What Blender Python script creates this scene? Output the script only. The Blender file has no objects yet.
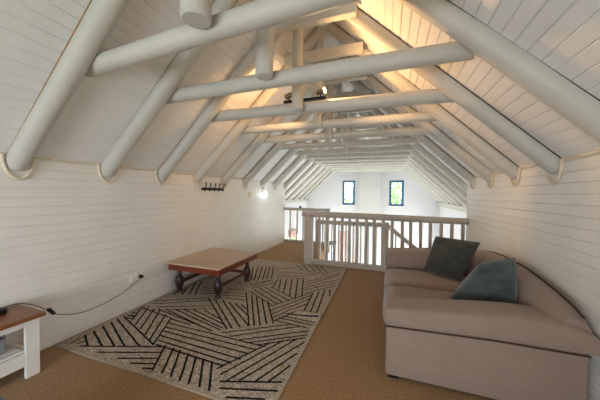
import bpy, bmesh, math, random
from mathutils import Vector, Matrix
random.seed(7)
sc = bpy.context.scene
COL = sc.collection
PI = math.pi

# ------------------------------------------------------------------ colour / materials
def lin(c):
    out = []
    for v in c:
        v /= 255.0
        out.append(v/12.92 if v <= .04045 else ((v+.055)/1.055)**2.4)
    return (*out, 1.0)

def mat(name, rgb, rough=.6, spec=.3, noise=None, bump=None, var=0.0, metallic=0.0, emit=None, sheen=0.0, stretch=(1, 1, 1)):
    m = bpy.data.materials.new(name); m.use_nodes = True
    nt = m.node_tree; b = nt.nodes['Principled BSDF']
    b.inputs['Roughness'].default_value = rough
    b.inputs['Specular IOR Level'].default_value = spec
    b.inputs['Metallic'].default_value = metallic
    b.inputs['Sheen Weight'].default_value = sheen
    col = lin(rgb)
    b.inputs['Base Color'].default_value = col
    if noise or bump:
        tc = nt.nodes.new('ShaderNodeTexCoord')
        mp = nt.nodes.new('ShaderNodeMapping'); mp.inputs['Scale'].default_value = stretch
        nt.links.new(tc.outputs['Object'], mp.inputs['Vector'])
    if noise:
        n = nt.nodes.new('ShaderNodeTexNoise'); n.inputs['Scale'].default_value = noise; n.inputs['Detail'].default_value = 5
        nt.links.new(mp.outputs['Vector'], n.inputs['Vector'])
        r = nt.nodes.new('ShaderNodeValToRGB')
        r.color_ramp.elements[0].position = .3; r.color_ramp.elements[1].position = .7
        r.color_ramp.elements[0].color = (*[max(0, c*(1-var)) for c in col[:3]], 1)
        r.color_ramp.elements[1].color = (*[min(1, c*(1+var)) for c in col[:3]], 1)
        nt.links.new(n.outputs['Fac'], r.inputs['Fac']); nt.links.new(r.outputs['Color'], b.inputs['Base Color'])
    if bump:
        n2 = nt.nodes.new('ShaderNodeTexNoise'); n2.inputs['Scale'].default_value = bump[0]; n2.inputs['Detail'].default_value = 4
        nt.links.new(mp.outputs['Vector'], n2.inputs['Vector'])
        bp = nt.nodes.new('ShaderNodeBump'); bp.inputs['Strength'].default_value = bump[1]; bp.inputs['Distance'].default_value = bump[2]
        nt.links.new(n2.outputs['Fac'], bp.inputs['Height']); nt.links.new(bp.outputs['Normal'], b.inputs['Normal'])
    if emit:
        b.inputs['Emission Color'].default_value = lin(emit[0]); b.inputs['Emission Strength'].default_value = emit[1]
    return m

M = {}
M['wall'] = mat('painted_wall_boards', (227, 221, 213), .45, .35, 3, (40, .15, .004), .03)
M['ceil'] = mat('painted_ceiling_boards', (228, 226, 224), .5, .3, 3, (60, .15, .004), .03)
M['pole'] = mat('painted_round_pole', (193, 189, 180), .5, .3, 4, (9, .35, .01), .05)
M['gable'] = mat('white_plaster', (218, 216, 219), .7, .2, 4, (50, .1, .003), .02)
M['breast'] = mat('grey_white_plaster', (206, 202, 200), .75, .2, 4, (50, .1, .003), .02)
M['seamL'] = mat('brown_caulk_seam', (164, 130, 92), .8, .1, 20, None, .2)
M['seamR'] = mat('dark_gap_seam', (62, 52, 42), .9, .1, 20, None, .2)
M['rope'] = mat('cream_rope', (222, 208, 186), .8, .2, 60, (120, .5, .004), .15)
M['rail'] = mat('painted_rail_wood', (184, 173, 160), .5, .3, 8, (14, .25, .006), .06)
M['white'] = mat('white_gloss_wood', (232, 228, 222), .4, .4, 5, None, .03)
M['carpet'] = mat('brown_carpet', (148, 111, 70), .95, .05, 70, (160, .8, .008), .34, sheen=.2)
M['hallfloor'] = mat('pale_tiles', (190, 178, 165), .5, .3, 3, None, .06)
M['rug'] = mat('rug_flecked_weave', (170, 156, 141), .95, .05, 42, (120, .7, .004), .62, stretch=(1, 2.6, 1))
M['rugdark'] = mat('rug_black_stripe', (40, 37, 36), .95, .05, 90, (160, .7, .004), .4)
M['rugedge'] = mat('rug_cream_binding', (172, 157, 140), .95, .05, 60, None, .1)
M['sofa'] = mat('taupe_sofa_cloth', (142, 121, 108), .9, .1, 9, (420, .35, .002), .06, sheen=.25)
M['piping'] = mat('dark_piping_and_seam_shade', (74, 58, 50), .9, .1)
M['foot'] = mat('black_plastic', (22, 21, 21), .5, .3)
M['cushA'] = mat('dark_olive_corduroy', (60, 62, 58), .9, .1, 14, (90, .8, .006), .28, sheen=.3, stretch=(1, 1, 3))
M['cushB'] = mat('blue_green_velvet', (66, 75, 73), .85, .15, 8, (90, .8, .006), .38, sheen=.45, stretch=(1, 1, 2.5))
M['ttop'] = mat('worn_table_veneer', (190, 164, 140), .38, .5, 5, (30, .1, .002), .10, stretch=(6, 1, 1))
M['apron'] = mat('red_brown_stained_wood', (114, 44, 22), .35, .5, 6, None, .14, stretch=(1, 5, 5))
M['dkwood'] = mat('dark_turned_wood', (48, 28, 22), .35, .5, 8, None, .2)
M['dkred'] = mat('dark_red_brown_wood', (92, 46, 30), .4, .4, 6, None, .15)
M['btop'] = mat('oiled_brown_bench_top', (128, 78, 44), .35, .5, 5, (25, .1, .002), .18, stretch=(8, 1, 1))
M['black'] = mat('black_rubber', (18, 18, 18), .5, .3)
M['iron'] = mat('black_iron', (26, 25, 25), .45, .4, metallic=.3)
M['blue'] = mat('blue_painted_window', (58, 102, 132), .4, .4)
M['plastic'] = mat('white_plastic', (235, 230, 218), .35, .4)
M['beige'] = mat('beige_plastic', (214, 196, 160), .4, .4)
M['grey'] = mat('grey_plastic', (140, 140, 142), .5, .3)
M['pouf'] = mat('blue_grey_cloth', (104, 116, 128), .9, .1, 20, (200, .5, .003), .12)
M['pink'] = mat('pink_brown_wood', (200, 160, 146), .5, .3, 8, None, .12)
M['paleblue'] = mat('pale_blue_paint', (205, 220, 236), .4, .4)
M['orange'] = mat('orange_wood', (214, 146, 84), .5, .3, 8, None, .12)
M['brown'] = mat('brown_wood', (140, 96, 62), .5, .3, 8, None, .15)
M['steel'] = mat('brushed_steel', (150, 140, 125), .35, .5, metallic=.8)
M['warm'] = mat('warm_lamp_face', (255, 220, 150), .4, .3, emit=((255, 196, 110), 30))
M['cool'] = mat('cool_lamp_face', (240, 248, 255), .4, .3, emit=((225, 240, 255), 3.5))
M['leaf'] = mat('green_leaf', (150, 190, 105), .6, .3, 4, None, .25)
M['leafy'] = mat('yellow_green_leaf', (128, 132, 40), .6, .3)
M['bark'] = mat('bark', (110, 95, 80), .9, .1, 8, None, .2)
M['ground'] = mat('outside_lawn', (110, 135, 70), .95, .05, 3, None, .2)

def glass():
    m = bpy.data.materials.new('window_glass'); m.use_nodes = True
    nt = m.node_tree; nt.nodes.clear()
    o = nt.nodes.new('ShaderNodeOutputMaterial'); mx = nt.nodes.new('ShaderNodeMixShader')
    t = nt.nodes.new('ShaderNodeBsdfTransparent'); g = nt.nodes.new('ShaderNodeBsdfGlossy')
    g.inputs['Roughness'].default_value = .02; mx.inputs[0].default_value = .06
    t.inputs['Color'].default_value = (.96, .98, .98, 1)
    nt.links.new(t.outputs[0], mx.inputs[1]); nt.links.new(g.outputs[0], mx.inputs[2]); nt.links.new(mx.outputs[0], o.inputs[0])
    return m
M['glass'] = glass()

# ------------------------------------------------------------------ mesh helpers
def put(name, bm, m, parent=None, smooth=False, loc=None):
    bmesh.ops.recalc_face_normals(bm, faces=bm.faces)
    me = bpy.data.meshes.new(name); bm.to_mesh(me); bm.free()
    ms = m if isinstance(m, (list, tuple)) else [m]
    for k in ms: me.materials.append(M[k] if isinstance(k, str) else k)
    if smooth:
        me.shade_smooth() if hasattr(me, 'shade_smooth') else [setattr(p, 'use_smooth', True) for p in me.polygons]
    o = bpy.data.objects.new(name, me); COL.objects.link(o)
    if parent is not None:
        o.parent = parent
        o.matrix_parent_inverse = Matrix.Translation(parent.location).inverted() if parent.rotation_euler.z == 0 else parent.matrix_basis.inverted()
    return o

def smooth_angle(o, ang=40):
    me = o.data
    for p in me.polygons: p.use_smooth = True
    me.set_sharp_from_angle(angle=math.radians(ang))
    return o

def empty(name, label, cat, loc=(0, 0, 0), group=None):
    o = bpy.data.objects.new(name, None); COL.objects.link(o); o.location = loc
    o.empty_display_size = .1
    return tag(o, label, cat, group)

def tag(o, label, cat, group=None):
    o['label'] = label; o['category'] = cat
    if group: o['group'] = group
    return o

def struct(o):
    o['kind'] = 'structure'; return o

def box(bm, x0, x1, y0, y1, z0, z1, bevel=0, seg=2, mi=0):
    g = bmesh.ops.create_cube(bm, size=1)
    vs = g['verts']
    for v in vs:
        v.co = Vector((x0+(v.co.x+.5)*(x1-x0), y0+(v.co.y+.5)*(y1-y0), z0+(v.co.z+.5)*(z1-z0)))
    fs = set(f for v in vs for f in v.link_faces)
    for f in fs: f.material_index = mi
    if bevel:
        es = list({e for v in vs for e in v.link_edges})
        bmesh.ops.bevel(bm, geom=es, offset=bevel, segments=seg, profile=.5, affect='EDGES')

def prism(bm, poly, y0, y1):
    a = [bm.verts.new((x, y0, z)) for x, z in poly]; b = [bm.verts.new((x, y1, z)) for x, z in poly]
    n = len(poly)
    bm.faces.new(a); bm.faces.new(b[::-1])
    for i in range(n): bm.faces.new((a[i], b[i], b[(i+1) % n], a[(i+1) % n]))

def ring(bm, c, u, v, ru, rv, n):
    return [bm.verts.new(c + u*ru*math.cos(2*PI*i/n) + v*rv*math.sin(2*PI*i/n)) for i in range(n)]

def bridge(bm, a, b):
    n = len(a)
    for i in range(n): bm.faces.new((a[i], a[(i+1) % n], b[(i+1) % n], b[i]))

def frame(d):
    d = d.normalized(); up = Vector((0, 0, 1)) if abs(d.z) < .95 else Vector((1, 0, 0))
    u = d.cross(up).normalized(); v = u.cross(d).normalized()
    return u, v

def tube(bm, pts, r, n=8, cap=True, closed=False):
    pts = [Vector(p) for p in pts]; rings = []
    for i, p in enumerate(pts):
        if closed: d = pts[(i+1) % len(pts)]-pts[i-1]
        else: d = pts[min(i+1, len(pts)-1)]-pts[max(i-1, 0)]
        u, v = frame(d); rr = r[i] if isinstance(r, (list, tuple)) else r
        if rings:
            pu = rings[-1][1]; dn = d.normalized(); u = (pu-dn*pu.dot(dn)).normalized(); v = u.cross(dn)
        rings.append((ring(bm, p, u, v, rr, rr, n), u))
    for i in range(len(rings)-1): bridge(bm, rings[i][0], rings[i+1][0])
    if closed: bridge(bm, rings[-1][0], rings[0][0])
    elif cap:
        bm.faces.new(rings[0][0][::-1]); bm.faces.new(rings[-1][0])

def pole(bm, p, q, r, n=20, wob=.004, steps=10):
    """round, slightly irregular log with chamfered ends"""
    p = Vector(p); q = Vector(q); d = q-p; L = d.length; dn = d.normalized(); u, v = frame(d)
    ph = [random.uniform(0, 6.28) for _ in range(4)]; ts = [0, .012/L] + [(i+1)/(steps+1) for i in range(steps)] + [1-.012/L, 1]
    rs = []
    for k, t in enumerate(ts):
        c = p+d*t + u*wob*math.sin(3.1*t*2+ph[0]) + v*wob*math.sin(2.7*t*2+ph[1])
        rr = r*(1+.03*math.sin(5*t+ph[2])) - (.012 if k in (0, len(ts)-1) else 0)
        rs.append(ring(bm, c, u, v, rr, rr, n))
    for a, b in zip(rs, rs[1:]): bridge(bm, a, b)
    bm.faces.new(rs[0][::-1]); bm.faces.new(rs[-1])

def beam(bm, xa, za, xb, zb, y, r, n=20, steps=10, wob=.004):
    ph = [random.uniform(0, 6.28) for _ in range(3)]; rs = []
    for k in range(steps+2):
        t = k/(steps+1); c = Vector((xa+(xb-xa)*t, y+wob*math.sin(6*t+ph[0]), za+(zb-za)*t+wob*math.sin(5*t+ph[1])))
        rr = r*(1+.03*math.sin(5*t+ph[2])); rg = ring(bm, c, Vector((0, 1, 0)), Vector((0, 0, 1)), rr, rr, n)
        if k in (0, steps+1):
            for v in rg: v.co.x += (v.co.z-c.z)/SL*(1 if k == 0 else -1)
        rs.append(rg)
    for a, b2 in zip(rs, rs[1:]): bridge(bm, a, b2)
    bm.faces.new(rs[0][::-1]); bm.faces.new(rs[-1])

SL = .955
def lathe(bm, x, y, prof, n=16):
    rs = [ring(bm, Vector((x, y, z)), Vector((1, 0, 0)), Vector((0, 1, 0)), r, r, n) for r, z in prof]
    for a, b in zip(rs, rs[1:]): bridge(bm, a, b)
    bm.faces.new(rs[0][::-1]); bm.faces.new(rs[-1])

def one(name, m, parent, fn, smooth=False, ang=None):
    bm = bmesh.new(); fn(bm); o = put(name, bm, m, parent)
    if smooth: smooth_angle(o, ang or 40)
    return o

ORD = ['first', 'second', 'third', 'fourth', 'fifth', 'sixth', 'seventh', 'eighth', 'ninth', 'tenth', 'eleventh', 'twelfth', 'thirteenth', 'fourteenth', 'fifteenth', 'sixteenth']
STRIPES = [(-2.841,1.66,-2.618,1.549),(-2.848,1.74,-2.495,1.595),(-2.857,1.836,-2.382,1.631),(-2.854,1.92,-2.295,1.663),(-2.865,1.995,-2.165,1.711),(-2.863,2.067,-2.058,1.771),(-2.815,1.518,-2.816,1.638),(-2.741,1.531,-2.729,1.594),(-2.81,2.057,-2.714,2.064),(-2.823,2.117,-2.739,2.114),(-2.874,2.304,-2.679,2.022),(-2.809,2.343,-2.557,1.971),(-2.709,2.341,-2.424,1.92),(-2.608,2.331,-2.286,1.865),(-2.446,2.264,-2.167,1.815),(-2.321,2.225,-2.077,1.784),(-2.874,2.304,-2.321,2.225),(-2.858,2.1,-2.74,2.102),(-2.872,2.162,-2.779,2.174),(-2.887,2.226,-2.831,2.247),(-2.687,1.519,-1.963,1.776),(-2.428,1.518,-1.9,1.709),(-2.186,1.518,-1.857,1.639),(-2.021,1.51,-1.813,1.58),(-1.872,1.5,-1.79,1.527),(-2.89,2.506,-2.306,2.832),(-2.847,2.425,-2.239,2.77),(-2.714,2.383,-2.105,2.643),(-2.509,2.387,-2.027,2.583),(-2.656,2.346,-1.896,2.201),(-2.576,2.376,-1.704,2.156),(-2.456,2.412,-1.644,2.209),(-2.354,2.451,-1.632,2.243),(-2.236,2.481,-1.679,2.318),(-2.118,2.52,-1.755,2.393),(-2.045,1.783,-1.274,1.752),(-2.083,1.843,-1.229,1.808),(-2.141,1.914,-1.179,1.875),(-2.183,1.987,-1.157,1.963),(-2.229,2.054,-1.123,2.038),(-2.267,2.13,-1.067,2.108),(-2.308,2.21,-2.011,2.18),(-1.59,2.168,-0.998,2.57),(-1.475,2.142,-0.881,2.569),(-1.348,2.124,-0.763,2.517),(-1.258,2.105,-0.755,2.439),(-1.144,2.113,-0.752,2.383),(-2.29,2.823,-1.583,2.244),(-2.187,2.832,-1.544,2.276),(-2.07,2.837,-1.47,2.322),(-1.962,2.822,-1.404,2.383),(-1.861,2.816,-1.525,2.579),(-1.768,2.809,-1.609,2.708),(-1.921,3.183,-1.401,2.384),(-2.817,2.744,-2.925,2.936),(-2.713,2.784,-2.86,3.034),(-2.616,2.821,-2.871,3.222),(-2.54,2.85,-2.839,3.317),(-2.65,3.114,-2.463,3.15),(-2.572,3.023,-2.391,3.065),(-2.524,2.933,-2.326,2.982),(-2.247,3.059,-1.916,3.152),(-2.18,2.987,-1.853,3.049),(-2.085,2.913,-1.788,2.944),(-2.256,3.193,-1.976,3.251),(-1.801,3.132,-1.349,2.404),(-1.711,3.103,-1.298,2.441),(-1.59,3.042,-1.238,2.483),(-1.48,2.988,-1.177,2.525),(-1.146,2.788,-0.732,2.792),(-1.159,2.717,-0.756,2.702),(-1.179,2.666,-0.756,2.637),(-1.2,2.596,-0.781,2.561),(-1.404,2.884,-1.03,3.524),(-1.344,2.784,-1.003,3.436),(-1.287,2.713,-0.981,3.321),(-1.243,2.642,-0.976,3.151),(-1.2,2.575,-1.041,2.851),(-1.011,3.531,-0.95,2.885),(-0.945,3.604,-0.867,2.871),(-0.874,3.687,-0.792,2.899),(-0.811,3.747,-0.762,3.496),(-1.886,3.23,-1.396,2.939),(-1.861,3.309,-1.335,2.988),(-1.83,3.407,-1.294,3.058),(-1.779,3.471,-1.231,3.138),(-1.701,3.516,-1.176,3.217),(-1.954,1.803,-1.768,1.505),(-1.85,1.8,-1.669,1.507),(-1.773,1.801,-1.575,1.502),(-1.663,1.785,-1.479,1.496),(-1.57,1.775,-1.392,1.495),(-1.488,1.769,-1.293,1.496),(-1.396,1.768,-1.201,1.491),(-1.3,1.704,-1.049,2.181),(-1.232,1.657,-0.944,2.265),(-1.145,1.622,-0.831,2.337),(-1.055,1.655,-0.743,2.31),(-0.936,1.689,-0.751,2.127),(-0.84,1.725,-0.75,1.949),(-1.193,1.595,-0.741,1.752),(-1.152,1.539,-0.735,1.661),(-1.054,1.485,-0.786,1.563),(-1.733,3.868,-1.651,3.53),(-1.68,3.888,-1.532,3.465),(-1.594,3.922,-1.415,3.372),(-1.51,3.954,-1.281,3.263),(-1.418,3.99,-1.194,3.265),(-1.331,4.024,-1.117,3.325),(-1.275,3.873,-0.786,4.574),(-1.227,3.77,-0.784,4.473),(-1.193,3.668,-0.757,4.246),(-1.161,3.572,-0.766,4.069),(-1.12,3.485,-0.761,3.91),(-1.738,4.78,-1.519,4.504),(-1.612,4.83,-1.385,4.501),(-1.495,4.851,-1.26,4.517),(-1.375,4.86,-1.153,4.537),(-1.25,4.846,-1.019,4.504),(-2.477,4.363,-2.129,3.67),(-2.392,4.397,-2.077,3.69),(-2.319,4.425,-2.013,3.715),(-2.229,4.436,-1.956,3.755),(-2.168,4.46,-1.902,3.802),(-2.105,4.509,-1.848,3.869),(-1.962,3.41,-1.78,3.805),(-1.916,3.354,-1.704,3.707),(-2.023,3.463,-1.832,3.785),(-2.011,4.368,-1.697,4.573),(-1.945,4.227,-1.405,4.312),(-1.882,4.126,-1.353,4.154),(-1.807,3.997,-1.321,4.055),(-1.399,4.44,-0.911,4.504),(-1.354,4.301,-0.979,4.397)]
L_REAR, L_HALL, L_SIDE, L_SPOTR, L_SPOTL, EXPO = 108, 235, 12, 54, 26, 0.08
# ------------------------------------------------------------------ dimensions (metres)
XL, XR = -2.956, 1.292           # knee walls
XLH, XRH = -3.5, 1.87            # walls of the double-height hall beyond
ZK = 1.755                       # height of knee walls
SL = .955                        # roof slope
XM = (XL+XR)/2; ZRIDGE = ZK+SL*(XR-XM)
YB, YG = -2.2, 11.0              # rear wall, far gable
YRAIL, YLEFT = 5.02, 7.08
ZH = -2.5                        # floor of the hall below
CA = math.atan(SL)
def roofz(x): return ZRIDGE-SL*abs(x-XM)

# boards: a profile with V grooves pulled along Y
def boards(bm, p, q, y0, y1, w, gw=.010, gd=.0055, back=.05, flip=False):
    p = Vector(p); q = Vector(q); d = q-p; L = d.length; d.normalize()
    nrm = Vector((-d.y, d.x)) * (-1 if flip else 1)          # pointing into the wall, away from room
    prof = [p]; s = w
    while s < L-gw:
        prof += [p+d*(s-gw/2), p+d*s+nrm*gd, p+d*(s+gw/2)]; s += w
    prof += [q, q+nrm*back, p+nrm*back]
    prism(bm, [(v.x, v.y) for v in prof], y0, y1)

# --- setting
def f(bm): boards(bm, (XL, -.02), (XL, ZK+.03), YB, YLEFT+.03, .083, flip=False)
struct(one('wall_left', 'wall', None, f))
SW = (-.75, .85, -.02+3*.083, -.02+14*.083)      # low side window beside the camera
def f(bm):
    boards(bm, (XR, -.02), (XR, ZK+.03), YB, SW[0], .083, flip=True)
    boards(bm, (XR, -.02), (XR, SW[2]), SW[0], SW[1], .083, flip=True)
    boards(bm, (XR, SW[3]), (XR, ZK+.03), SW[0], SW[1], .083, flip=True)
    boards(bm, (XR, -.02), (XR, ZK+.03), SW[1], YRAIL+.06, .083, flip=True)
struct(one('wall_right', 'wall', None, f))
def f(bm):
    boards(bm, (XLH, roofz(XLH)), (XM, ZRIDGE), YB, YG, .092, gw=.012, gd=.006)
    boards(bm, (XRH, roofz(XRH)), (XM, ZRIDGE), YB, YG, .092, gw=.012, gd=.008, flip=True)
struct(one('ceiling', 'ceil', None, f))

def f(bm):
    box(bm, XL-.5, XR+.5, YB, YRAIL+.07, -.22, 0)
    box(bm, XL-.5, -1.57, YRAIL+.07, YLEFT+.06, -.22, 0)
struct(one('floor', 'carpet', None, f))
def f(bm): box(bm, XLH-.1, XRH+.1, YRAIL-1.0, YG+.1, ZH-.1, ZH)
struct(one('floor_hall', 'hallfloor', None, f))
def f(bm): box(bm, XLH-.1, XRH+.1, YRAIL-1.1, YRAIL-1.0, ZH, -.2)
struct(one('wall_under_loft', 'gable', None, f))

# far gable with two window openings
WZ0, WZ1 = 1.0, 2.04
WINS = [(-1.892, -1.363), (.021, .572)]
def gable(bm, y0, y1, wins, z0, z1, zb, xl=XLH, xr=XRH):
    def rl(z): return max(xl, XM-(ZRIDGE-z)/SL)
    def rr(z): return min(xr, XM+(ZRIDGE-z)/SL)
    zpl, zpr = roofz(xl), roofz(xr)
    prism(bm, [(xl, zb), (xr, zb), (xr, z0), (xl, z0)], y0, y1)
    xs = [None]+[v for w in wins for v in w]+[None]
    for i in range(0, len(xs), 2):
        a, b = xs[i], xs[i+1]
        pl = []
        if a is None:
            pl = [(b, z0), (b, z1), (rl(z1), z1)]
            if zpl > z0: pl += [(xl, zpl), (xl, z0)]
            else: pl += [(rl(z0), z0)]
        elif b is None:
            pl = [(a, z0), (a, z1), (rr(z1), z1)]
            if zpr > z0: pl += [(xr, zpr), (xr, z0)]
            else: pl += [(rr(z0), z0)]
        else: pl = [(a, z0), (b, z0), (b, z1), (a, z1)]
        prism(bm, pl, y0, y1)
    prism(bm, [(rl(z1), z1), (rr(z1), z1), (XM, ZRIDGE)], y0, y1)
struct(one('wall_far', 'gable', None, lambda bm: gable(bm, YG, YG+.14, WINS, WZ0, WZ1, ZH)))
RW = [(-2.5, -.3)]  # unseen rear window, added so daylight reaches the loft from behind
struct(one('wall_back', 'gable', None, lambda bm: gable(bm, YB-.14, YB, RW, .3, 1.7, -.2)))
def f(bm): box(bm, -1.152, -.342, YG-.22, YG+.02, ZH, roofz(-1.152)-.02)
struct(one('trim_chimney_breast', 'breast', None, f))

# hall side walls, each with a tall unseen glazed opening, added to let daylight in
HO = (6.9, 10.2, -2.2, -.15)      # y0, y1, z0, z1
def sidewall(bm, x0, x1, ztop, ys):
    a, b, c, d = HO
    box(bm, x0, x1, ys, a, ZH, ztop); box(bm, x0, x1, b, YG+.14, ZH, ztop)
    box(bm, x0, x1, a, b, ZH, c); box(bm, x0, x1, a, b, d, ztop)
struct(one('wall_hall_left', 'gable', None, lambda bm: sidewall(bm, XLH-.14, XLH, roofz(XLH)+.03, YRAIL-1.1)))
struct(one('wall_hall_right', 'gable', None, lambda bm: sidewall(bm, XRH, XRH+.14, roofz(XRH)+.03, YRAIL-1.1)))
struct(one('trim_left_wall_end', 'wall', None, lambda bm: box(bm, XLH, XL-.002, YLEFT-.06, YLEFT+.03, 0, roofz(XLH)+.0)))
struct(one('trim_right_wall_end', 'white', None, lambda bm: box(bm, XR-.012, XR+.05, YRAIL+.06, YRAIL+.085, -.22, ZK)))
# wall plates under the roof in the hall
struct(one('trim_plate_left', 'pole', None, lambda bm: box(bm, XLH, XLH+.09, YLEFT+.05, YG, roofz(XLH)-.12, roofz(XLH)+.0, .01)))
struct(one('trim_plate_right', 'pole', None, lambda bm: box(bm, XRH-.12, XRH, YRAIL+.1, YG, roofz(XRH)-.16, roofz(XRH)-.02, .01)))

# windows
def window(name, x0, x1, z0, z1, y, m, fw=.085, out=1, bars=0):
    def fr(bm):
        ya, yb = (y-.012, y+.07)
        box(bm, x0, x0+fw, ya, yb, z0, z1, .006); box(bm, x1-fw, x1, ya, yb, z0, z1, .006)
        box(bm, x0+fw, x1-fw, ya, yb, z0, z0+fw, .006); box(bm, x0+fw, x1-fw, ya, yb, z1-fw, z1, .006)
        for i in range(bars):
            xx = x0+(x1-x0)*(i+1)/(bars+1); box(bm, xx-.03, xx+.03, ya, yb, z0+fw, z1-fw, .004)
    r = one(name, m, None, fr); struct(r)
    one('pane', 'glass', r, lambda bm: box(bm, x0+fw-.004, x1-fw+.004, y+.03, y+.036, z0+fw-.004, z1-fw+.004))
    return r
for i, (a, b) in enumerate(WINS):
    w = window('window_%d' % (i+1), a, b, WZ0, WZ1, YG+.005, 'blue')
    one('sill', 'white', w, lambda bm: box(bm, a-.03, b+.03, YG-.05, YG+.012, WZ0-.03, WZ0-.001, .005))
window('window_3', RW[0][0], RW[0][1], .3, 1.7, YB-.09, 'white', .07, bars=2)
def sidewindow(name, x, opening=HO):
    a, b, c, d = opening
    def fr(bm):
        box(bm, x, x+.06, a, a+.07, c, d); box(bm, x, x+.06, b-.07, b, c, d)
        box(bm, x, x+.06, a+.07, b-.07, c, c+.07); box(bm, x, x+.06, a+.07, b-.07, d-.07, d)
        for t in (1/3, 2/3):
            yy = a+(b-a)*t; box(bm, x, x+.06, yy-.03, yy+.03, c+.07, d-.07)
    r = struct(one(name, 'white', None, fr))
    one('pane', 'glass', r, lambda bm: box(bm, x+.025, x+.031, a+.066, b-.066, c+.066, d-.066))
sidewindow('window_4', XLH-.11); sidewindow('window_5', XRH+.05); sidewindow('window_6', XR+.002, SW)

# --- roof timber
YK = [1.204, 1.924, 2.636, 3.319, 4.036, 4.782, 5.58, 6.30, 7.04, 7.74, 8.42, 9.1, 9.78, 10.42]
RR = .077
OFFL, OFFR = .050/math.cos(CA), .034/math.cos(CA)           # pole centre hangs this far (vertically) under the boards
def collar_path(xw, yc, side):
    pts = []
    for i in range(15):
        a = PI*i/14
        pts.append((xw+side*.012, yc-.098*math.cos(a), ZK-.01-(.195 if side > 0 else .18)*math.sin(a)**.9))
    return pts
def rafter(i, side):
    yc = YK[i]+RR-.042 if side < 0 else [1.02, 1.905][i] if i < 2 else YK[i]+RR-.05
    hall = (side < 0 and i > 8) or (side > 0 and i > 5)
    if hall: xf = (XLH+.05) if side < 0 else (XRH-.05)
    else: xf = (XL-.03) if side < 0 else (XR+.03)
    xt = XM+side*(.05)
    off = OFFL if side < 0 else OFFR
    z = lambda x: roofz(x)-off
    sd = 'left' if side < 0 else 'right'
    if side < 0:
        lab = '%s round white roof pole up the left slope, counted from the camera' % ORD[i]
    elif i == 0:
        lab = 'round white roof pole on the right slope, nearest the camera, just outside the photo'
    else:
        lab = '%s round white roof pole in view on the right slope, counted from the camera' % ORD[i-1]
    g = 'roof poles on the %s slope' % sd
    if hall:
        o = one('roof_rafter', 'pole', None, lambda bm: pole(bm, (xf, yc, z(xf)), (xt, yc, z(xt)), RR*.9, 14), True)
        o.name = 'roof_rafter'; return tag(o, lab, 'rafter', g)
    t = empty('roof_rafter', lab, 'rafter', ((XL if side < 0 else XR), yc, ZK-.1), g)
    one('pole', 'pole', t, lambda bm: pole(bm, (xf, yc, z(xf)), (xt, yc, z(xt)), RR), True)
    xw = XL if side < 0 else XR
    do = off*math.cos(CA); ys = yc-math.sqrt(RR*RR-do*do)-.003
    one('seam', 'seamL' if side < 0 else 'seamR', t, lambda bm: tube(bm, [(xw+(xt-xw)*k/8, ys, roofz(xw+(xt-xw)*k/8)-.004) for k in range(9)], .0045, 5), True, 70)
    one('rope_collar', 'rope', t, lambda bm: tube(bm, collar_path(xw, yc, -side), .014, 7), True, 60)
    return t
for i in range(len(YK)):
    rafter(i, -1); rafter(i, 1)

# rope along the joint of wall and boards
def ropes(bm, xw, side, ks, ystart, yend):
    y = ystart
    for k in ks:
        tube(bm, [(xw-side*.008, y+(YK[k]-.065-y)*t, ZK-.012+.006*math.sin(9*t)) for t in (0, .25, .5, .75, 1)], .011, 7)
        y = YK[k]+2*RR-.015
    if yend-y > .1: tube(bm, [(xw-side*.008, y, ZK-.012), (xw-side*.008, yend, ZK-.012)], .011, 7)
struct(one('trim_left', 'rope', None, lambda bm: ropes(bm, XL, -1, range(0, 9), YB, YLEFT), True, 60))
struct(one('trim_right', 'rope', None, lambda bm: ropes(bm, XR, 1, range(0, 6), YB, YRAIL), True, 60))

# collar beams
BY = [y+.165 for y in YK]
ZB = 2.442
for i, y in enumerate(BY):
    za, zb = (2.437, 2.575) if i == 0 else ((2.457, 2.477) if i == 1 else ((2.458, 2.418) if i == 2 else (ZB-.01, ZB-.02)))
    xa = XM-(ZRIDGE-za)/SL+.012; xb = XM+(ZRIDGE-zb)/SL-.012-(.05 if 0 < i < 9 else 0)
    r = .068 if i < 3 else .060
    lab = ('%s white round cross beam overhead, counted from the camera' % ORD[i])
    o = one('collar_beam', 'pole', None, lambda bm: beam(bm, xa, za, xb, zb, y, r), True)
    tag(o, lab, 'beam', 'collar beams across the roof')
# king posts
KX = [-1.075, -1.01, -.975, -.94, -.94, -.93, -.93, -.92, -.92, -.92]
KZ = [2.445, 2.43, 2.375, 2.365, 2.365, 2.365, 2.365, 2.365, 2.365, 2.365]
KR = [.088, .076, .062, .055, .055, .05, .05, .05, .05, .05]
for i in range(10):
    yy = BY[i]-(.070+KR[i]+.002) if i < 3 else BY[i]-.02-KR[i]
    o = one('king_post', 'pole', None, lambda bm: pole(bm, (KX[i], yy, KZ[i]), (KX[i], yy, roofz(KX[i]-KR[i])-.008), KR[i], 18), True)
    tag(o, '%s white upright post hanging from the ridge to a cross beam, counted from the camera' % ORD[i], 'post', 'king posts under the ridge')
# short upper ties
for i in range(1, 10):
    yy = YK[i]-.135
    z = 3.235
    h = (ZRIDGE-z-.05)/SL
    o = one('upper_tie', 'pole', None, lambda bm: box(bm, XM-h+.012, XM+h-.012, yy-.045, yy+.04, z-.065, z+.05, .012))
    tag(o, '%s short squared white tie high under the ridge, counted from the camera' % ORD[i-1], 'beam', 'short ties under the ridge')
# ridge board
struct(one('trim_ridge', 'ceil', None, lambda bm: prism(bm, [(XM-.10, ZRIDGE-.13), (XM+.10, ZRIDGE-.13), (XM+.05, ZRIDGE-.03), (XM-.05, ZRIDGE-.03)], YB, YG)))

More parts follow.
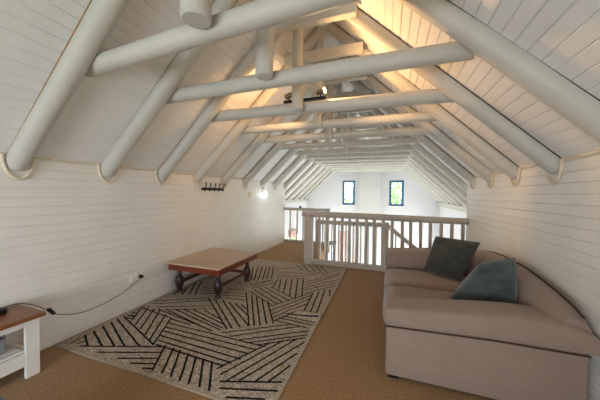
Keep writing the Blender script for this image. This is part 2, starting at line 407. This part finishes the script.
# --- railings
BX = [-1.331, -1.164, -1.012, -.859, -.713, -.567, -.396, -.248, -.085, .074, .248, .391, .557, .711, .885, 1.046, 1.212]
t = empty('railing', 'white wooden railing with thick round handrail behind the sofa', 'railing', (-.2, YRAIL, 0))
one('top_rail', 'rail', t, lambda bm: pole(bm, (-1.70, YRAIL, 1.035), (XR+.0, YRAIL, 1.012), .058, 20), True)
one('bottom_rail', 'rail', t, lambda bm: box(bm, -1.63, XR, YRAIL-.04, YRAIL+.045, .004, .105, .012))
one('post', 'rail', t, lambda bm: box(bm, -1.635, -1.465, YRAIL-.075, YRAIL+.06, .0, .99, .015))
for x in BX:
    one('baluster', 'rail', t, lambda bm: pole(bm, (x, YRAIL, .09), (x, YRAIL, .985), .029, 12, .002, 4), True)
t = empty('railing', 'small white railing at the far end of the left wall', 'railing', (-2.2, YLEFT, 0))
one('top_rail', 'rail', t, lambda bm: box(bm, XL, -1.56, YLEFT-.05, YLEFT+.05, .955, 1.035, .012))
one('bottom_rail', 'rail', t, lambda bm: box(bm, XL, -1.6, YLEFT-.035, YLEFT+.035, .0, .075, .008))
for x in (-2.777, -2.553, -2.365, -2.17, -1.97, -1.77):
    one('baluster', 'rail', t, lambda bm: pole(bm, (x, YLEFT, .07), (x, YLEFT, .96), .024, 10, .001, 3), True)
one('post', 'rail', t, lambda bm: box(bm, -1.68, -1.58, YLEFT-.05, YLEFT+.05, -.2, .955, .01))

YS = 5.82; ZL = -.2
t = empty('stair_railing', 'second white railing behind the first, with a handrail sloping down the stairs', 'railing', (-.9, YS, ZL))
one('top_rail', 'rail', t, lambda bm: box(bm, -1.55, -.05, YS-.045, YS+.045, .745, .835, .012))
one('newel_post', 'rail', t, lambda bm: box(bm, -1.60, -1.50, YS-.05, YS+.05, ZL, .835, .012))
one('newel_post', 'rail', t, lambda bm: box(bm, -.14, .02, YS-.06, YS+.06, ZL, .85, .02))
x = -1.40
while x < -.2:
    one('baluster', 'white', t, lambda bm: pole(bm, (x, YS, ZL), (x, YS, .75), .017, 10, .001, 3), True); x += .165  # paler than the rails: hall light on them put into the colour
def sl(bm, x0, z0, x1, z1, y0, y1, h):
    prism(bm, [(x0, z0), (x1, z1), (x1, z1+h), (x0, z0+h)], y0, y1)
one('handrail', 'rail', t, lambda bm: sl(bm, .0, .72, 1.6, -.56, YS-.04, YS+.04, .10))
for k in range(9):
    x = .16+k*.165; zt = .74-.8*x
    one('baluster', 'white', t, lambda bm: pole(bm, (x, YS, zt-.92), (x, YS, zt+.01), .017, 10, .001, 3), True)  # same paler colour, standing in for the hall light
def stair(bm):
    box(bm, -1.57, -.05, YRAIL+.08, YS-.065, ZL-.16, ZL, .005)
t = empty('staircase', 'carpeted stairs going down behind the white railing', 'stairs', (-.8, 5.45, ZH))
one('landing', 'carpet', t, stair)
for k in range(7):
    x = -.05+k*.25; z = ZL-.2*(k+1)
    one('tread', 'carpet', t, lambda bm: box(bm, x, x+.27, YRAIL+.09, YS-.07, z-.05, z, .005))
one('stringer', 'rail', t, lambda bm: sl(bm, -.05, ZL-.48, 1.7, ZL-1.88, YS-.062, YS-.025, .30))
one('support', 'gable', t, lambda bm: box(bm, 1.35, 1.8, YRAIL+.1, YS-.07, ZH, ZL-1.5))
one('support', 'gable', t, lambda bm: box(bm, -1.5, -1.35, YRAIL+.1, YS-.07, ZH, ZL-.16))

# --- rug
def rugz(x, y):
    """height of rug over the floor: a thin mat with a ripple running in from its right edge"""
    k = max(0, min(1, (x+1.55)/.8)); yc = 2.83+.10*(-.74-x)
    d = (y-yc)/.06
    return .012 +   .048*k*k*math.exp(-d*d)
RX0, RX1, RY0, RY1 = -2.915, -.705, 1.455, 4.90
def ry0(x): return 1.472 - .0*(x)
def rug(bm):
    xs = [RX0+(RX1-RX0)*i/40 for i in range(41)]
    ys = sorted([RY0+(RY1-RY0)*i/60 for i in range(61)]+[2.72+.012*i for i in range(24)])
    def P(x, y): return (x - .03*(y-RY0)/(RY1-RY0), y+.03*(x-RX0)/(RX1-RX0)*(y-RY0)/(RY1-RY0))
    g = [[bm.verts.new((*P(x, y), rugz(*P(x, y)))) for x in xs] for y in ys]
    for j in range(len(ys)-1):
        for i in range(len(xs)-1): bm.faces.new((g[j][i], g[j][i+1], g[j+1][i+1], g[j+1][i]))
    # rim down to the floor
    rim = g[0]+[r[-1] for r in g[1:]]+g[-1][-2::-1]+[r[0] for r in g[-2:0:-1]]
    low = [bm.verts.new((v.co.x, v.co.y, .001)) for v in rim]
    n = len(rim)
    for i in range(n):
        fc = bm.faces.new((rim[i], rim[(i+1) % n], low[(i+1) % n], low[i])); fc.material_index = 2
    # bound edge
    for (x0, x1, y0, y1) in ((RX0, RX1, RY0, RY0+.016), (RX0, RX1, RY1-.016, RY1), (RX0, RX0+.014, RY0, RY1), (RX1-.014, RX1, RY0, RY1)):
        nn = 60 if y1-y0 > 1 else 1; mm = 40 if x1-x0 > 1 else 1
        for j in range(nn):
            for i in range(mm):
                q = [(x0+(x1-x0)*(i+a)/mm, y0+(y1-y0)*(j+b)/nn) for a, b in ((0, 0), (1, 0), (1, 1), (0, 1))]
                fc = bm.faces.new([bm.verts.new((*P(*c), rugz(*P(*c))+.0025)) for c in q]); fc.material_index = 2
    # woven black stripes
    for x0, y0, x1, y1 in STRIPES:
        a = Vector((x0, y0)); b = Vector((x1, y1)); d = b-a; L = d.length; d.normalize(); s = Vector((-d.y, d.x))*.0092
        n = max(2, int(L/.05)); prev = None
        for i in range(n+1):
            c = a+d*L*i/n; pr = []
            for sg in (1, -1):
                p = c+s*sg*(1+.12*math.sin(i*1.7+sg)); pr.append(bm.verts.new((p.x, p.y, rugz(p.x, p.y)+.002)))
            if prev: bm.faces.new((prev[0], prev[1], pr[1], pr[0])).material_index = 1
            prev = pr
o = one('rug', ['rug', 'rugdark', 'rugedge'], None, rug)
tag(o, 'beige flecked rug with black angled stripe pattern on the brown carpet', 'rug')
o = one('leaf', 'leafy', None, lambda bm: prism(bm, [(0, 0), (.012, .006), (.022, .02), (.026, .042), (.012, .03), (.002, .016)], 0, .002))
o.rotation_euler = (-PI/2+.25, 0, .5); o.location = (-.81, 1.89, .0165)
tag(o, 'tiny yellow-green leaf lying on the rug near its front right edge', 'leaf')

# --- coffee table
ZT = .475
t = empty('coffee_table', 'low brown coffee table with red-brown apron and dark turned legs on the rug', 'table', (-2.49, 3.28, 0))
TX0, TX1, TY0, TY1 = -2.945, -2.03, 2.70, 3.745
one('tabletop', 'ttop', t, lambda bm: box(bm, TX0, TX1, TY0, TY1, ZT-.022, ZT, .006))
def apron(bm):
    a, b, c, d = TX0+.05, TX1-.018, TY0+.025, TY1-.03
    for q in ((a, b, c, c+.03), (a, b, d-.03, d), (a, a+.03, c+.03, d-.03), (b-.03, b, c+.03, d-.03)):
        box(bm, *q, ZT-.105, ZT-.022, .004)
one('apron', 'apron', t, apron)
LP = [(-2.825, 2.86), (-2.175, 2.875), (-2.825, 3.60), (-2.16, 3.60)]
ZR = .0145
prof = [(.030, ZR), (.042, ZR+.006), (.044, ZR+.03), (.030, ZR+.045), (.034, .075), (.052, .105), (.058, .15), (.058, .20), (.050, .235), (.030, .262), (.026, .285), (.036, .30), (.030, .315), (.030, .335), (.042, .35), (.042, ZT-.03)]
for x, y in LP:
    one('leg', 'dkwood', t, lambda bm: lathe(bm, x, y, prof, 16), True, 50)
one('stretcher', 'dkred', t, lambda bm: box(bm, LP[0][0]-.02, LP[0][0]+.02, LP[0][1]+.04, LP[2][1]-.04, .14, .185, .005))
one('stretcher', 'dkred', t, lambda bm: tube(bm, [(LP[1][0], LP[1][1]+.04, .162), (LP[3][0], LP[3][1]-.04, .162)], .024, 4))
one('stretcher', 'dkred', t, lambda bm: box(bm, LP[2][0]+.04, LP[3][0]-.04, 3.58, 3.62, .14, .185, .005))

# --- sofa
t = empty('sofa', 'pinkish taupe two-seat sofa with rolled arms against the right wall', 'sofa', (.6, 3.0, 0))
SF = 'sofa'
one('base', SF, t, lambda bm: box(bm, .0, 1.24, 2.30, 3.76, .04, .30, .025, 3), True)
ZTOP = [(-.02, .565), (.0, .575), (.22, .592), (.45, .612), (.68, .635), (.85, .648), (.96, .645), (1.06, .640), (1.14, .625), (1.20, .605), (1.235, .588), (1.25, .572)]
def roll(bm, yc, hw, up):
    rings = []
    for k, (x, zt) in enumerate(ZTOP):
        zt = zt+up; zb = .425 + .03*min(1, max(0, x)/.7); n = 28; cz = (zt+zb)/2; hz = (zt-zb)/2; pts = []
        sh = .02 if k == 0 else 0
        for i in range(n):
            a = 2*PI*i/n; c, s = math.cos(a), math.sin(a); e = .42
            pts.append(bm.verts.new((x, yc+(hw-sh)*math.copysign(abs(c)**e, c), cz+(hz-sh)*math.copysign(abs(s)**e, s))))
        rings.append(pts)
    for a, b in zip(rings, rings[1:]): bridge(bm, a, b)
    bm.faces.new(rings[0][::-1]); bm.faces.new(rings[-1])
def arm(y0, y1, up):
    yc = (y0+y1)/2
    a = one('arm', SF, t, lambda bm: roll(bm, yc, (y1-y0)/2+.028, up), True, 50)
    one('arm_panel', SF, a, lambda bm: box(bm, .0, 1.215, y0, y1, .03, .475, .022, 3), True)
    for yy in (y0-.012, y1+.012):  # dark seam line under the roll, its shade put into the colour
        one('piping', 'piping', a, lambda bm: tube(bm, [(-.012, yy, .424), (.35, yy, .438), (.7, yy, .452), (1.21, yy, .452)], .0055, 6), True, 60)
arm(2.085, 2.33, 0); arm(3.72, 4.08, .08)
def seat(bm, y0, y1):
    nx, ny = 14, 12; top = []
    x0, x1 = -.035, .98
    def P(u, v, tp):
        x = x0+(x1-x0)*u; y = y0+(y1-y0)*v
        eu = min(1, min(u*1.0, 1-u)/.10); ev = min(1, min(v, 1-v)/.14)
        k = math.sqrt(max(0, 1-(1-eu)**2))*math.sqrt(max(0, 1-(1-ev)**2))
        cz = .355; h = .055+.055*k*(1+.25*math.sin(PI*u)*math.sin(PI*v)) if tp else -(.05+.03*k)
        return (x, y, cz+h)
    T = [[bm.verts.new(P(i/nx, j/ny, True)) for i in range(nx+1)] for j in range(ny+1)]
    B = [[bm.verts.new(P(i/nx, j/ny, False)) for i in range(nx+1)] for j in range(ny+1)]
    for j in range(ny):
        for i in range(nx):
            bm.faces.new((T[j][i], T[j][i+1], T[j+1][i+1], T[j+1][i])); bm.faces.new((B[j][i], B[j+1][i], B[j+1][i+1], B[j][i+1]))
    for i in range(nx):
        bm.faces.new((T[0][i], B[0][i], B[0][i+1], T[0][i+1])); bm.faces.new((T[ny][i], T[ny][i+1], B[ny][i+1], B[ny][i]))
    for j in range(ny):
        bm.faces.new((T[j][0], T[j+1][0], B[j+1][0], B[j][0])); bm.faces.new((T[j][nx], B[j][nx], B[j+1][nx], T[j+1][nx]))
for y0, y1 in ((2.355, 3.015), (3.025, 3.715)):
    o = one('seat_cushion', SF, t, lambda bm: seat(bm, y0, y1), True, 70)
    sm = o.modifiers.new('soft', 'SUBSURF'); sm.levels = 1; sm.render_levels = 1
def back(bm):
    rings = []; N = 26
    for k in range(N+1):
        u = k/N; y = 2.11+(4.10-2.11)*u
        zt = .685+.13*max(0, math.sin(PI*u))**.7
        s = (.02 if k in (0, N) else 0)
        th = .0
        pr = [(.93, .30), (.96, .45), (1.03, zt-.10), (1.055, zt-.05), (1.09, zt-.015), (1.135, zt), (1.185, zt-.012), (1.225, zt-.05), (1.25, zt-.12), (1.205, .42), (1.195, .06), (.98, .06)]
        rings.append([bm.verts.new((x, y+(0), z-s)) for x, z in pr])
    for a, b in zip(rings, rings[1:]): bridge(bm, a, b)
    bm.faces.new(rings[0][::-1]); bm.faces.new(rings[-1])
bk = one('backrest', SF, t, back, True, 55)
def bpipe(bm):
    pts = []
    for k in range(27):
        u = k/26; zt = .685+.13*max(0, math.sin(PI*u))**.7
        pts.append((1.19, 2.11+1.99*u, zt-.008))
    tube(bm, pts, .006, 6)
one('piping', 'piping', bk, bpipe, True, 60)
for x, y in ((.06, 2.15), (1.15, 2.15), (.06, 4.0), (1.15, 4.0)):
    one('foot', 'foot', t, lambda bm: box(bm, x-.04, x+.04, y-.04, y+.04, .0, .032, .006))

# --- cushions: a pillow spanned between four corners
def cushion(name, m, TL, TR, BR, BL, th, label, fold=0):
    TL, TR, BR, BL = map(Vector, (TL, TR, BR, BL)); n = 18
    nrm = ((TR-TL)+(BR-BL)).cross((BL-TL)+(BR-TR)).normalized()
    rnd = random.Random(fold+3)
    def fn(bm):
        gs = []
        for sd in (1, -1):
            g = []
            for j in range(n+1):
                v = j/n; row = []
                for i in range(n+1):
                    u = i/n
                    p = (TL*(1-u)+TR*u)*(1-v)+(BL*(1-u)+BR*u)*v
                    c = (TL+TR+BR+BL)/4
                    e = math.sin(PI*u)*math.sin(PI*v)
                    # sides draw in between the pointed corners
                    p = p+(c-p)*((.02 if fold == 1 else -.07)*(math.sin(PI*u)*(1-math.sin(PI*v))+math.sin(PI*v)*(1-math.sin(PI*u))))
                    h = th*(e**.42)
                    h += .012*e*math.sin(9*u+5*v+fold)+.008*e*math.sin(17*v-6*u+2*fold)
                    row.append(p+nrm*h*sd)
                g.append(row)
            gs.append(g)
        V = {}
        def vert(sd, j, i):
            if i in (0, n) or j in (0, n): sd = 0
            if (sd, j, i) not in V: V[(sd, j, i)] = bm.verts.new(gs[sd][j][i])
            return V[(sd, j, i)]
        for sd in (0, 1):
            s2 = sd if sd else 0
            for j in range(n):
                for i in range(n):
                    q = [(j, i), (j, i+1), (j+1, i+1), (j+1, i)]
                    vs = [vert(2 if sd == 0 and False else sd, *k) for k in q]
                    bm.faces.new(vs)
    o = one(name, m, None, fn, True, 80)
    sm = o.modifiers.new('soft', 'SUBSURF'); sm.levels = 1; sm.render_levels = 1
    return tag(o, label, 'cushion', 'cushions on the sofa')
cushion('throw_cushion', 'cushA', (.575, 3.66, .935), (1.02, 3.42, .925), (.785, 3.27, .475), (.42, 3.52, .505), .10,
        'dark olive-grey square cushion leaning in the far corner of the sofa', 1)
cushion('throw_cushion', 'cushB', (.735, 2.50, .885), (1.03, 2.63, .936), (.985, 2.46, .545), (.55, 2.70, .475), .125,
        'blue-green velvet cushion on the sofa, nearest the camera behind the near arm', 2)

# --- bench in the left foreground
t = empty('bench', 'low white bench with brown wooden top against the left wall', 'bench', (-2.73, .6, 0))
one('bench_top', 'btop', t, lambda bm: box(bm, -2.93, -2.535, -.15, 1.212, .468, .50, .005))
for y in (1.12, -.12):
    for x0, x1 in ((-2.634, -2.604), (-2.92, -2.89)):
        one('leg', 'white', t, lambda bm: box(bm, x0, x1, y, y+.083, 0, .468, .003))
one('apron', 'white', t, lambda bm: box(bm, -2.634, -2.606, -.037, 1.12, .405, .468, .003))
one('shelf_rail', 'white', t, lambda bm: box(bm, -2.634, -2.606, -.037, 1.12, .10, .20, .003))
for k in range(5):
    x = -2.636-k*.055
    one('slat', 'white', t, lambda bm: box(bm, x-.042, x, -.03, 1.12, .20, .216, .003))
one('end_rail', 'white', t, lambda bm: box(bm, -2.89, -2.634, 1.14, 1.175, .405, .468, .003))
one('end_rail', 'white', t, lambda bm: box(bm, -2.89, -2.634, 1.14, 1.175, .11, .199, .003))
o = one('box', 'grey', None, lambda bm: box(bm, -2.86, -2.72, .55, 1.06, .2165, .33, .008)); tag(o, 'grey box lying on the slatted shelf of the white bench', 'box')
def puck(bm): lathe(bm, -2.815, 1.045, [(.05, .5005), (.058, .506), (.058, .528), (.048, .536), (.02, .538)], 20)
o = one('black_puck', 'black', None, puck, True, 50); tag(o, 'round black device on top of the bench at the left edge', 'device')

# --- cable, socket
def cab(bm):
    pts = [(-2.877, 1.03, .515), (-2.90, 1.10, .512), (-2.915, 1.19, .508), (-2.83, 1.225, .508), (-2.73, 1.235, .506), (-2.66, 1.245, .492), (-2.655, 1.26, .475), (-2.69, 1.31, .44), (-2.78, 1.39, .36), (-2.90, 1.50, .285),
           (-2.94, 1.63, .223), (-2.944, 1.72, .208), (-2.944, 1.813, .206), (-2.944, 1.92, .215), (-2.944, 2.08, .248), (-2.944, 2.2, .29), (-2.93, 2.30, .345), (-2.90, 2.335, .385)]
    # smooth with Catmull-Rom
    P = [Vector(p) for p in pts]; out = []
    for i in range(len(P)-1):
        a, b, c, d = P[max(i-1, 0)], P[i], P[i+1], P[min(i+2, len(P)-1)]
        for s in range(5):
            u = s/5
            out.append(.5*((2*b)+(-a+c)*u+(2*a-5*b+4*c-d)*u*u+(-a+3*b-3*c+d)*u**3))
    out.append(P[-1]); tube(bm, out, .0032, 6)
t = empty('power_cable', 'thin black cable hanging along the left wall from bench to socket', 'cable', (-2.8, 1.5, .3))
one('cord', 'black', t, cab, True, 60)
one('inline_switch', 'black', t, lambda bm: tube(bm, [(-2.672, 1.285, .462), (-2.682, 1.30, .452), (-2.77, 1.375, .372), (-2.782, 1.385, .362)], [.008, .015, .015, .008], 8), True, 50)
one('plug', 'black', t, lambda bm: tube(bm, [(-2.942-.0, 2.335, .39), (-2.925, 2.335, .39), (-2.90, 2.335, .387), (-2.885, 2.335, .383)], [.020, .022, .018, .006], 10), True, 50)
t = empty('wall_socket', 'white double power socket low on the left wall, a black plug in it', 'socket', (XL, 2.3, .39))
one('faceplate', 'plastic', t, lambda bm: box(bm, XL-.002, XL+.014, 2.20, 2.40, .342, .448, .005))
one('outlet', 'plastic', t, lambda bm: box(bm, XL+.012, XL+.030, 2.215, 2.285, .36, .43, .008))
one('switch', 'beige', t, lambda bm: box(bm, XL+.014, XL+.02, 2.30, 2.318, .425, .442, .002))
one('switch', 'beige', t, lambda bm: box(bm, XL+.014, XL+.02, 2.225, 2.243, .433, .445, .002))

# --- coat rack
t = empty('coat_rack', 'black iron coat rack with five hooks high on the left wall', 'coat rack', (XL, 3.74, 1.52))
one('bar', 'iron', t, lambda bm: box(bm, XL, XL+.018, 3.45, 4.04, 1.497, 1.537, .004))
for k in range(5):
    y = 3.50+k*.122
    def hk(bm):
        tube(bm, [(XL+.014, y, 1.515), (XL+.05, y, 1.535), (XL+.065, y, 1.58), (XL+.06, y+.005, 1.62)], [.008, .008, .008, .012], 8)
        tube(bm, [(XL+.014, y, 1.51), (XL+.04, y, 1.485), (XL+.055, y, 1.50)], [.008, .008, .010], 8)
    one('hook', 'iron', t, hk, True, 60)

# --- light switch and wall lamp
o = one('light_switch', 'beige', None, lambda bm: box(bm, XL-.002, XL+.012, 4.965, 5.085, 1.37, 1.485, .004)); tag(o, 'small beige switch plate on the left wall beside the glowing lamp', 'switch')
t = empty('wall_lamp', 'small glowing cool white lamp on the left wall under a roof pole', 'lamp', (XL, 5.66, 1.42))
one('mount', 'plastic', t, lambda bm: box(bm, XL-.002, XL+.03, 5.62, 5.70, 1.47, 1.53, .006))
one('bulb', 'cool', t, lambda bm: lathe(bm, XL+.07, 5.66, [(.010, 1.345), (.028, 1.355), (.036, 1.39), (.036, 1.43), (.026, 1.475), (.018, 1.50)], 14), True, 60)
one('arm', 'plastic', t, lambda bm: box(bm, XL+.02, XL+.085, 5.645, 5.675, 1.495, 1.515, .003))

# --- spotlight bar behind third king post
YSP = BY[2]+.05; ZS = 2.55
t = empty('spotlight_bar', 'black spotlight bar with two swivel heads on the third cross beam', 'spotlight', (-.95, YSP, ZS))
one('bar', 'iron', t, lambda bm: box(bm, -1.21, -.70, YSP-.03, YSP+.03, ZS-.02, ZS+.012, .004))
def head(x, d):
    d = Vector(d).normalized(); c = Vector((x, YSP, ZS+.075))
    h = one('head', 'steel', t, lambda bm: tube(bm, [c-d*.055, c-d*.045, c+d*.02, c+d*.05], [.018, .03, .032, .036], 14), True, 50)
    one('neck', 'iron', h, lambda bm: tube(bm, [(x, YSP, ZS+.01), (x, YSP, ZS+.05)], .008, 8))
    one('lens', 'warm', h, lambda bm: tube(bm, [c+d*.049, c+d*.056], [.033, .031], 14))
    return c+d*.075
DR = (1, -.22, .14); DL = (-.85, .50, -.02)
pR = head(-.76, DR); pL = head(-1.15, DL)

# --- pouf corner, bottom left
def pouf(bm): box(bm, -2.02, -1.45,   .08, .69, .0, .43, .03, 4)
o = one('pouf', 'pouf', None, pouf, True); tag(o, 'blue-grey upholstered pouf, only its corner seen at bottom left', 'pouf')

# --- things in the hall below
t = empty('door_frame', 'pink-brown wooden door frame on the far wall, seen between railing posts', 'door frame', (-1.89, YG-.03, ZH))
one('jamb', 'pink', t, lambda bm: box(bm, -2.08, -1.97, YG-.06, YG, ZH, -.25, .005))
one('jamb', 'pink', t, lambda bm: box(bm, -1.80, -1.69, YG-.06, YG, ZH, -.25, .005))
one('lintel', 'pink', t, lambda bm: box(bm, -2.08, -1.69, YG-.06, YG, -.249, -.16, .005))
o = one('wall_cabinet', 'pink', None, lambda bm: box(bm, XLH, XLH+.22, 8.75, 9.2, -.2, .1, .01)); tag(o, 'pink-brown wall cabinet on the hall wall, behind the small far railing', 'cabinet')
t = empty('refrigerator', 'tall pale blue cupboard with black top in the hall below', 'cupboard', (-2.12, 10.0, ZH))
one('body', 'paleblue', t, lambda bm: box(bm, -2.25, -1.98, 9.8, 10.2, ZH+.03, -.56, .01))
one('top', 'black', t, lambda bm: box(bm, -2.26, -1.97, 9.79, 10.21, -.56, -.46, .01))
one('plinth', 'black', t, lambda bm: box(bm, -2.23, -2.0, 9.82, 10.18, ZH, ZH+.03))
t.name = 'cupboard'
t = empty('hall_chair', 'orange wooden high-backed chair in the hall below, glimpsed between balusters', 'chair', (-1.3, 10.0, ZH))
one('backrest', 'orange', t, lambda bm: prism(bm, [(-1.36, ZH+.45), (-1.24, ZH+.45), (-1.27, -.46), (-1.29, -.42), (-1.32, -.75)], 10.18, 10.22))
one('seat', 'orange', t, lambda bm: box(bm, -1.5, -1.1, 9.8, 10.2, ZH+.42, ZH+.46, .008))
for x in (-1.49, -1.15):
    for y in (9.81, 10.15): one('leg', 'orange', t, lambda bm: box(bm, x, x+.04, y, y+.04, ZH, ZH+.42))
o = one('wooden_crate', 'brown', None, lambda bm: box(bm, -2.18, -2.10, 8.45, 8.55, -.82, -.62, .01))
tag(o, 'small brown wooden box on a white pedestal in the hall, low behind the railing post', 'box')
o = one('pedestal', 'gable', None, lambda bm: box(bm, -2.25, -2.03, 8.37, 8.63, ZH, -.82, .01)); tag(o, 'white pedestal under the small brown box in the hall', 'pedestal')
def knob(bm): lathe(bm, -2.462, YLEFT, [(.030, 1.0355), (.036, 1.045), (.036, 1.068), (.028, 1.085), (.010, 1.092)], 14)
o = one('ornament', 'black', None, knob, True, 60); tag(o, 'small dark round object on top of the small far railing', 'ornament')

# --- outside
struct(one('ground_outside', 'ground', None, lambda bm: box(bm, -18, 16, -14, 30, -2.95, -2.75)))
def tree(x, y, h, rad, seed, label):
    rg = random.Random(seed); t = empty('tree', label, 'tree', (x, y, -2.75), 'trees outside the far windows')
    one('trunk', 'bark', t, lambda bm: tube(bm, [(x, y, -2.75), (x+.1, y, -.8), (x-.05, y+.1, h)], [.18, .13, .04], 8), True)
    def lv(bm):
        for _ in range(1300):
            a, b = rg.uniform(0, 2*PI), rg.uniform(-1, 1); rr = rad*rg.uniform(.35, 1)
            c = Vector((x+rr*math.cos(a)*math.sqrt(1-b*b), y+.6*rr*math.sin(a)*math.sqrt(1-b*b), h-rad*.5+1.15*rr*b))
            u = Vector((rg.uniform(-1, 1), rg.uniform(-1, 1), rg.uniform(-1, 1))).normalized(); v = u.orthogonal().normalized(); s = rg.uniform(.06, .13)
            bm.faces.new([bm.verts.new(c+u*s*p+v*s*.5*q) for p, q in ((-1, 0), (0, -1), (1, 0), (0, 1))])
    one('foliage', 'leaf', t, lv)
tree(.75, 14.6, 2.0, 1.5, 1, 'leafy green tree outside, seen through the right far window')
tree(-2.1, 16.0, 1.0, 1.4, 2, 'leafy green tree outside, seen low in the left far window')

# ------------------------------------------------------------------ light
w = bpy.data.worlds.new('World'); sc.world = w; w.use_nodes = True
bg = w.node_tree.nodes['Background']; bg.inputs['Color'].default_value = (.86, .93, 1.0, 1); bg.inputs['Strength'].default_value = 5.5

def area(name, loc, target, sx, sy, power, col):
    l = bpy.data.lights.new(name, 'AREA'); l.shape = 'RECTANGLE'; l.size = sx; l.size_y = sy; l.energy = power; l.color = col
    o = bpy.data.objects.new(name, l); COL.objects.link(o); o.location = loc
    o.rotation_euler = (Vector(target)-Vector(loc)).to_track_quat('-Z', 'Y').to_euler(); return o
area('added_daylight_rear', (-1.4, YB-.25, 1.0), (-.9, 0, 1.35), 2.1, 1.3, L_REAR, (.86, .93, 1.0))  # added daylight through the unseen rear window, brightens the loft
ym = (HO[0]+HO[1])/2; zm = (HO[2]+HO[3])/2  # added area lights outside the unseen hall openings brighten the hall
area('added_daylight_hall_left', (XLH-.3, ym, zm), (0, ym, zm+.5), 3.2, 2.0, L_HALL, (.93, .97, 1.0))
area('added_daylight_hall_right', (XRH+.3, ym, zm), (-1, ym, zm+.5), 3.2, 2.0, L_HALL, (.93, .97, 1.0))
area('daylight_side_window', (XR+.35, (SW[0]+SW[1])/2, (SW[2]+SW[3])/2), (-2, .6, 1.6), 1.5, .85, L_SIDE, (.93, .97, 1.0))
def spot(name, p, d, power, ang, blend=.6):
    l = bpy.data.lights.new(name, 'SPOT'); l.energy = power; l.color = (1, .57, .24); l.spot_size = math.radians(ang); l.spot_blend = blend; l.shadow_soft_size = .03
    o = bpy.data.objects.new(name, l); COL.objects.link(o); o.location = p; o.rotation_euler = Vector(d).to_track_quat('-Z', 'Y').to_euler()
spot('spotlight_right_beam', pR, DR, L_SPOTR, 165); spot('spotlight_left_beam', pL, DL, L_SPOTL, 150)
l = bpy.data.lights.new('wall_lamp_glow', 'POINT'); l.energy = .9; l.color = (.85, .94, 1); l.shadow_soft_size = .04
o = bpy.data.objects.new('wall_lamp_glow', l); COL.objects.link(o); o.location = (XL+.16, 5.66, 1.45)

# ------------------------------------------------------------------ camera
cd = bpy.data.cameras.new('Camera'); cam = bpy.data.objects.new('Camera', cd); COL.objects.link(cam)
FPX, YAW, PIT, ROL = 253.6006, .33604605, -.02429141, .01129657
fw = Vector((-math.sin(YAW)*math.cos(PIT), math.cos(YAW)*math.cos(PIT), math.sin(PIT)))
r = Vector((math.cos(YAW), math.sin(YAW), 0)); u = r.cross(fw)
r2 = math.cos(ROL)*r+math.sin(ROL)*u; u2 = -math.sin(ROL)*r+math.cos(ROL)*u
cam.matrix_world = Matrix(((r2.x, u2.x, -fw.x, 0), (r2.y, u2.y, -fw.y, 0), (r2.z, u2.z, -fw.z, 1.45), (0, 0, 0, 1)))
cd.sensor_width = 36; cd.lens = FPX/600*36; cd.clip_start = .02; cd.clip_end = 200
sc.camera = cam
sc.view_settings.view_transform = 'Standard'; sc.view_settings.look = 'None'; sc.view_settings.gamma = 1; sc.view_settings.use_curve_mapping = False
sc.view_settings.exposure = EXPO
sc.cycles.max_bounces = 8; sc.cycles.diffuse_bounces = 5; sc.cycles.use_denoising = True; sc.cycles.sample_clamp_indirect = 6
